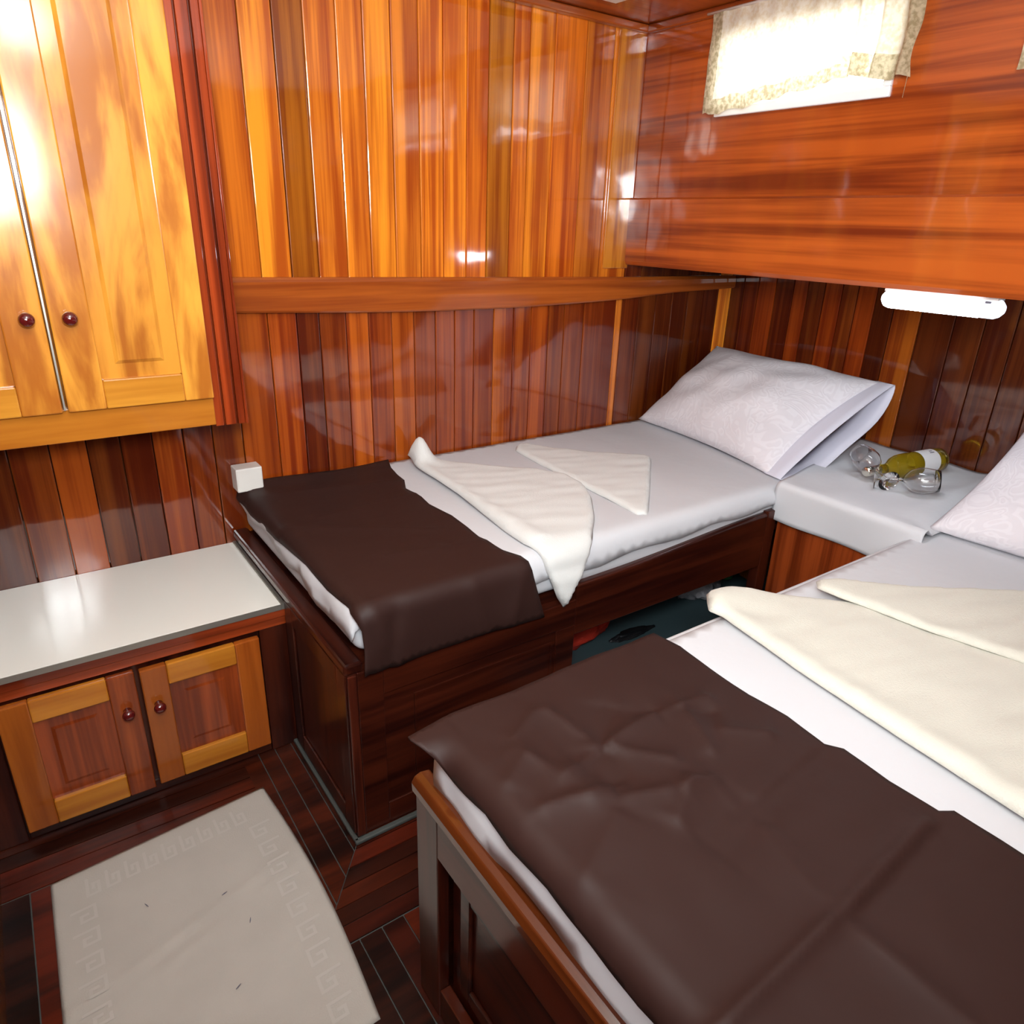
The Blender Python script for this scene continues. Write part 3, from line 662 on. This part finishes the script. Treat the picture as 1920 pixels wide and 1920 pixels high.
# ================================================================ PILLOWS
def pillow(A, B, Cc, D, up, dn, label, flap_side, seed):
    """A,B front corners on the mattress, D behind A, Cc behind B"""
    A, B, Cc, D = map(Vector, (A, B, Cc, D)); ctr = (A + B + Cc + D) / 4
    root = thing('pillow', label, 'pillow', (ctr.x, ctr.y, min(A.z, B.z)), 'pillows at the head of the berths')
    nrm = (D - A).cross(B - A).normalized()
    if nrm.z < 0: nrm = -nrm
    n = 44
    def pt(u, v, s):
        # pull the outline in between the corners
        a = 2 * u - 1; b = 2 * v - 1
        pin = .065
        uu = .5 + .5 * a * (1 - pin * (1 - b * b)); vv = .5 + .5 * b * (1 - pin * (1 - a * a))
        P = (A * (1 - uu) + B * uu) * (1 - vv) + (D * (1 - uu) + Cc * uu) * vv
        e = max(0, (1 - abs(a) ** 2.3)) ** .6 * max(0, (1 - abs(b) ** 2.3)) ** .6
        wr = .018 * N3(u * 5 + seed, v * 5) * e + .010 * math.sin(14 * (u * .8 + v) + 3 * N3(u * 3, v * 3, seed)) * e * (1 - e)
        return P + nrm * (s * (up if s > 0 else dn) * e + (wr if s > 0 else 0))
    q = MB()
    top = [[pt(i / n, j / n, 1) for i in range(n + 1)] for j in range(n + 1)]
    bot = [[pt(i / n, j / n, -1) for i in range(n + 1)] for j in range(n + 1)]
    for g_ in (top, bot):
        b = len(q.v)
        for r in g_: q.v += [tuple(p) for p in r]
        for j in range(n):
            for i in range(n):
                k = b + j * (n + 1) + i; q.f.append([k, k + 1, k + n + 2, k + n + 1]); q.t.append((1, 1, 1))
    o = q.build('pillow_body', M['pillowc'], root, smooth=True, fix=False)
    bm = bmesh.new(); bm.from_mesh(o.data); bmesh.ops.remove_doubles(bm, verts=bm.verts, dist=1e-4); bmesh.ops.recalc_face_normals(bm, faces=bm.faces)
    for v in bm.verts:
        v.co.z = max(v.co.z, .6035 if ctr.y > 1 else .592); v.co.x = min(v.co.x, XH - .004)
    bm.to_mesh(o.data); bm.free()
    # open sleeve of the pillow case at one end
    if flap_side:
        q = MB(); rings = []
        for k, (off, op) in enumerate(((-.05, .62), (-.02, .60), (.015, .60), (.045, .62))):
            ring = []
            dirv = (B - A).normalized()
            for i in range(40):
                th = 2 * PI * i / 40; v = .5 + .5 * math.cos(th) * (1.0 if k else .97)
                base = B * (1 - v) + Cc * v + dirv * off
                s = math.sin(th)
                e = abs(s) ** 1.2
                hgt = (up * .16 * e) if s > 0 else (-dn * op * e * (1 + .1 * math.sin(v * 9)))
                ring.append(base + nrm * hgt)
            rings.append(ring)
        q.loft(rings, cap=False)
        for i, v in enumerate(q.v): q.v[i] = (min(v[0], XH - .004), v[1], max(v[2], .6035))
        q.build('pillowcase_flap', M['lilac'], root, smooth=True, solid=.0015)
    return root
M['lilac'] = plain('white pillow case lining with lilac tint', (0.66, 0.65, 0.74), 0.8, spec=.2)
pillow((2.030, 1.972, .612), (1.915, 1.262, .606), (2.395, 1.215, .868), (2.405, 1.935, .882), .110, .150, 'white pillow leaning on the head wall of the far bed, case open at one end', True, 1.0)
pillow((1.935, .775, .600), (1.925, .07, .600), (2.42, .07, .90), (2.455, .765, .90), .105, .150, 'white embossed pillow on the bed nearest the camera, cut off by the frame edge', False, 5.0)

# ================================================================ NIGHTSTAND WITH CLOTH
ns = thing('nightstand', 'mahogany bedside cabinet standing between the heads of the two beds', 'nightstand', (1.87, 1.0, 0))
mb = MB(); mb.box(1.866, 1.884, Y2 + .002, Y1 - .008, .005, .600, (.9, .9, .9)); mb.build('front_panel', M['red_z'], ns, bevel=.002)
mb = MB(); mb.box(1.884, XH - .001, Y2 + .002, Y1 - .008, .598, .612); mb.build('top_board', M['red_y'], ns)
mb = MB()
# cloth: rounded corner drape to the front
rings = []
nu = 40
o_r = .022
def cloth_row(t):
    # t 0..1 across from the far bed (0) to the near bed (1)
    y = 1.190 + (.745 - 1.190) * t
    pts = []
    ys = 1.190 + .105 * 1.0 * (1 - t) ** 3
    zf = .500
    for k in range(9): pts.append((1.848 - .006 * math.sin(t * 9) * (1 - k / 8), y, zf + (.598 - zf) * k / 8))
    for k in range(1, 7):
        a = k / 6 * PI / 2; pts.append((1.848 + o_r - o_r * math.cos(a), y, .598 + o_r * math.sin(a)))
    for k in range(1, 25):
        f = k / 24; x = 1.870 + (XH - .006 - 1.870) * f
        yy = y + ((1 - t) ** 2) * .125 * f
        z = .620 + .006 * N3(x * 7, yy * 7) + .010 * sm((f - .5) * 2) * (1 - t)
        z += .012 * math.exp(-((t - .80) / .07) ** 2) * sm((f) * 1.6) - .020 * sm((t - .86) / .12)
        pts.append((x, yy, z))
    return pts
for i in range(nu + 1): rings.append(cloth_row(i / nu))
mb.loft(rings, cap=False, closed=False)
o = mb.build('tablecloth', M['sheet'], None, smooth=True, solid=.0015)
tag(o, 'white cloth draped over the bedside cabinet between the two pillows', 'tablecloth')
# side flap to the far bed
ZN = .6215

# wine bottle lying on the cloth
bd = Vector((-.985, .175, -.012)).normalized(); bo = Vector((2.405, .985, ZN + .0385))
wb = thing('wine_bottle', 'small bottle of pale yellow wine with a white label lying on the bedside cloth', 'bottle', (2.25, 1.01, ZN))
mb = MB(); mb.lathe([(0, .020), (.0, .030), (.006, .0375), (.02, .0378), (.175, .0378), (.195, .036), (.215, .030), (.232, .020), (.248, .0145), (.30, .0135)], bo, bd, 36)
mb.build('glass_body', M['wine'], wb, smooth=True)
mb = MB(); mb.lathe([(.008, .030), (.02, .0345), (.175, .0345), (.195, .032), (.215, .026), (.225, .017)], bo, bd, 30); mb.build('wine', M['winel'], wb, smooth=True)
mb = MB(); mb.lathe([(.045, .0382), (.120, .0382)], bo, bd, 36, cap=False); mb.build('label', M['label'], wb, smooth=True)
mb = MB(); mb.lathe([(.280, .0140), (.302, .0150), (.306, .0150), (.335, .0148), (.338, .010)], bo, bd, 24); mb.build('capsule', M['foil'], wb, smooth=True)
# printing on the label
mb = MB(); side = Vector((bd.y, -bd.x, 0)); upv = Vector((0, 0, 1))
for k, (s0, s1, a0) in enumerate(((.058, .078, .35), (.060, .074, .15))):
    r = .0386; a1 = a0 + .10
    P = [bo + bd * s + (side * -math.sin(a) + upv * math.cos(a)) * r for s, a in ((s0, a0), (s1, a0), (s1, a1), (s0, a1))]
    b = len(mb.v); mb.v += [tuple(p) for p in P]; mb.f.append([b, b + 1, b + 2, b + 3]); mb.t.append((1, 1, 1))
mb.build('printing', M['ink'], wb)
# wine glasses lying down
def wineglass(origin, direction, label):
    d = Vector(direction).normalized(); o_ = Vector(origin)
    g_ = thing('wine_glass', label, 'glass', (o_.x, o_.y, ZN), 'wine glasses on the bedside cloth')
    q = MB(); q.lathe([(0, .031), (.0012, .0315), (.004, .012), (.010, .005)], o_, d, 36); q.build('foot', M['glass'], g_, smooth=True)
    q = MB(); q.lathe([(.010, .005), (.018, .0036), (.065, .0036), (.075, .006)], o_, d, 18); q.build('stem', M['glass'], g_, smooth=True)
    outer = [(.075, .006), (.082, .018), (.095, .030), (.115, .0375), (.135, .0375), (.155, .034), (.170, .031)]
    inner = [(h_ + (.002 if k < 2 else 0), max(.001, r_ - .0012)) for k, (h_, r_) in enumerate(outer)][::-1]
    q = MB(); q.lathe(outer + inner, o_, d, 40); q.build('bowl', M['glass'], g_, smooth=True)
    return g_
wineglass((2.060, .962, ZN + .032), (.10, .19, .045), 'wine glass lying with its bowl towards the far pillow')
wineglass((2.045, 1.000, ZN + .032), (.13, -.22, .03), 'wine glass lying in front of the bottle, bowl towards the near pillow')

# ================================================================ TUBE LAMP
tl = thing('tube_lamp', 'short lit fluorescent tube lamp with white cover under the locker', 'lamp', (1.95, .89, 1.17))
mb = MB(); rings = []
def sec(y, s): return [(XW + .030 + .028 * s * math.cos(a), y, 1.171 + .0245 * s * math.sin(a)) for a in [2 * PI * i / 20 for i in range(20)]]
mb.loft([sec(.790, .8), sec(.796, 1), sec(1.015, 1), sec(1.027, .85), sec(1.035, .5)]); mb.build('diffuser', M['tube'], tl, smooth=True)
mb = MB(); mb.loft([sec(.744, .45), sec(.752, .8), sec(.762, .97), sec(.789, .97)]); mb.build('end_cap', plain('bright end cap', (.85, .88, .95), .4, emit=(.75, .82, 1), estr=1.6), tl, smooth=True)
mb = MB(); mb.box(XW + .004, XW + .010, .766, .778, 1.183, 1.188); mb.build('switch', M['ink'], tl)
mb = MB(); mb.box(XW + .012, XW + .05, .755, 1.028, 1.190, 1.1975); mb.build('base_plate', M['wplastic'], tl)

# ================================================================ SMALL THINGS
jb = thing('socket_box', 'small white plastic socket box on the wall at the foot of the far bed', 'socket', (.49, 1.97, .58))
mb = MB(); mb.box(.456, .528, 1.945, YB - .001, .600, .668); mb.build('housing', M['wplastic'], jb, bevel=.003)
mb = MB(); mb.box(.459, .525, 1.9435, 1.9449, .603, .665); mb.build('cover_plate', M['wplastic'], jb, bevel=.001)

# bath mat with a woven key border
def mat_material():
    m = M['matc']; t = m.node_tree; b = t.nodes['Principled BSDF']
    tc = t.nodes.new('ShaderNodeTexCoord'); n = t.nodes.new('ShaderNodeTexNoise'); n.inputs['Scale'].default_value = 12
    cr = t.nodes.new('ShaderNodeValToRGB'); cr.color_ramp.elements[0].color = (.41, .375, .335, 1); cr.color_ramp.elements[1].color = (.47, .43, .385, 1)
    t.links.new(tc.outputs['Object'], n.inputs['Vector']); t.links.new(n.outputs['Fac'], cr.inputs[0]); t.links.new(cr.outputs[0], b.inputs['Base Color'])
mat_material()
MX = thing('bath_mat', 'beige cotton bath mat with a woven key border lying on the floor', 'mat', (.09, 1.1, 0))
bl, br, fr, fl_ = Vector((-.140, 1.425)), Vector((.316, 1.462)), Vector((.318, .79)), Vector((-.15, .77))
def matp(u, v):
    a = bl.lerp(br, u); b = fl_.lerp(fr, u); p = a.lerp(b, v)
    p.x += .018 * math.sin(PI * v) * (u > .5) * (u - .5) * 2
    return p
def math_(u, v):
    p = matp(u, v)
    h = .006 + .0025 * N3(p.x * 7, p.y * 7) + .003 * math.exp(-((p.y - 1.135 - (p.x) * .30) / .012) ** 2) + .002 * math.exp(-((p.y - 1.09 - (p.x) * .33) / .012) ** 2)
    if v > .93: h += .0
    return h
mb = MB(); n = 60
for j in range(n + 1):
    for i in range(n + 1):
        u, v = i / n, j / n; p = matp(u, v); e = min(u, v, 1 - u, 1 - v)
        cu = 0
        if u < .06 and v < .06: cu = 0
        mb.v.append((p.x, p.y, math_(u, v) * sm(e * 60 + .35)))
for j in range(n):
    for i in range(n):
        k = j * (n + 1) + i; mb.f.append([k, k + 1, k + n + 2, k + n + 1]); mb.t.append((1, 1, 1))
o = mb.build('mat_cloth', M['matc'], MX, smooth=True, fix=False)
if o.data.polygons[0].normal.z < 0: o.data.flip_normals()
m = o.modifiers.new('thickness', 'SOLIDIFY'); m.thickness = .002; m.offset = -1
# key border as raised weave
mb = MB()
key = [(0, 0), (0, .8), (.62, .8), (.62, .3), (.32, .3), (.32, .52)]
def raised(u0, v0, u1, v1, wd=.006):
    a = matp(u0, v0); b = matp(u1, v1); d = (b - a)
    if d.length < 1e-6: return
    d.normalize(); nn = Vector((-d.y, d.x)) * wd / 2; a2 = a - d * wd / 2; b2_ = b + d * wd / 2
    P = [(a2 + nn, u0, v0), (b2_ + nn, u1, v1), (b2_ - nn, u1, v1), (a2 - nn, u0, v0)]
    b = len(mb.v)
    mb.v += [(p.x, p.y, math_(uu, vv) + .0012) for p, uu, vv in P]
    mb.f.append([b, b + 1, b + 2, b + 3]); mb.t.append((1, 1, 1))
for k in range(9):
    for (dx, fl2) in ((0, 1),):
        u0 = .14 + k * .082
        for a, b in zip(key, key[1:]):
            raised(u0 + a[0] * .075, .06 + a[1] * .085, u0 + b[0] * .075, .06 + b[1] * .085)
for side_ in (0, 1):
    for k in range(9):
        v0 = .17 + k * .09
        for a, b in zip(key, key[1:]):
            f0 = lambda q: (.07 + q * .11) if side_ == 0 else (.93 - q * .11)
            raised(f0(a[1]), v0 + a[0] * .08, f0(b[1]), v0 + b[0] * .08)
key_m = plain('pale raised weave', (.47, .435, .395), .95, spec=.1)
mb.build('key_border', key_m, MX, fix=True)
for (x_, y_, a) in ((.150, 1.195, .3), (.180, 1.10, 1.2), (.02, 1.25, 2), (.12, .98, .5)):
    MB().lathe([(0, .0005), (.006, .0011), (.012, .0005)], (x_, y_, .0095), (math.cos(a), math.sin(a), 0), 6).build('lint', M['ink'], MX)

# things stored under the far berth
def blob(name, c, r, mat, label, cat, seed, amp=.25, group=None):
    bm = bmesh.new(); bmesh.ops.create_icosphere(bm, subdivisions=4, radius=1)
    for v in bm.verts:
        k = 1 + amp * N3(v.co.x * 1.8 + seed, v.co.y * 1.8, v.co.z * 1.8) + amp * .4 * N3(v.co.x * 6 + seed, v.co.y * 6, v.co.z * 6)
        v.co = Vector((v.co.x * r[0] * k + c[0], v.co.y * r[1] * k + c[1], max(.005, v.co.z * r[2] * k + c[2])))
    me = bpy.data.meshes.new(name); bm.to_mesh(me); bm.free(); me.materials.append(mat)
    for p in me.polygons: p.use_smooth = True
    o = bpy.data.objects.new(name, me); C.objects.link(o); tag(o, label, cat, group)
    return o
blob('life_jacket', (1.40, 1.57, .07), (.13, .09, .075), M['redv'], 'crumpled red orange life jacket stowed under the far berth near its foot', 'life jacket', 1, group='life jackets under the berth')
blob('life_jacket', (1.70, 1.66, .08), (.15, .07, .08), M['redv'], 'flat red orange life jacket stowed under the middle of the far berth', 'life jacket', 3, group='life jackets under the berth')
blob('plastic_bag', (2.03, 1.57, .065), (.10, .08, .065), M['bagc'], 'crumpled grey plastic bag under the head end of the far berth', 'bag', 6, .45)
blob('strap', (1.60, 1.48, .012), (.09, .022, .010), M['blackrub'], 'short black strap lying on the teal floor under the far berth', 'strap', 8, .4)
gb = thing('green_bottle', 'dark green bottle under the far berth beside the grey plastic bag', 'bottle', (2.26, 1.60, .005))
mb = MB(); mb.lathe([(0, .030), (.01, .036), (.13, .036), (.16, .02), (.17, .012), (.20, .012)], (2.24, 1.60, .005), (0, 0, 1), 24); mb.build('glass_body', M['green'], gb, smooth=True)
mb = MB(); mb.lathe([(.20, .014), (.215, .014)], (2.24, 1.60, .005), (0, 0, 1), 18); mb.build('cap', M['blackrub'], gb, smooth=True)
o = MB().box(2.30, 2.38, 1.50, 1.58, .005, .115).build('wooden_block', M['amber_z'], bevel=.006); tag(o, 'upright light wooden block under the far berth beside the dark green bottle', 'wood block')

# fixture of the added fill light, unseen above the frame
cl = thing('added_fill_lamp', 'round white ceiling fill lamp, added out of view above the gangway', 'lamp', (.20, .78, ZC))
mb = MB(); mb.lathe([(0.001, .075), (.012, .078), (.02, .07)], (.20, .78, ZC), (0, 0, -1), 32); mb.build('base_ring', M['wplastic'], cl, smooth=True)
mb = MB(); mb.lathe([(.02, .066), (.035, .06), (.05, .045), (.06, .02), (.062, .001)], (.20, .78, ZC), (0, 0, -1), 32); mb.build('shade', plain('lit fill lamp shade', (1, 1, 1), .4, emit=(1, .93, .82), estr=12), cl, smooth=True)
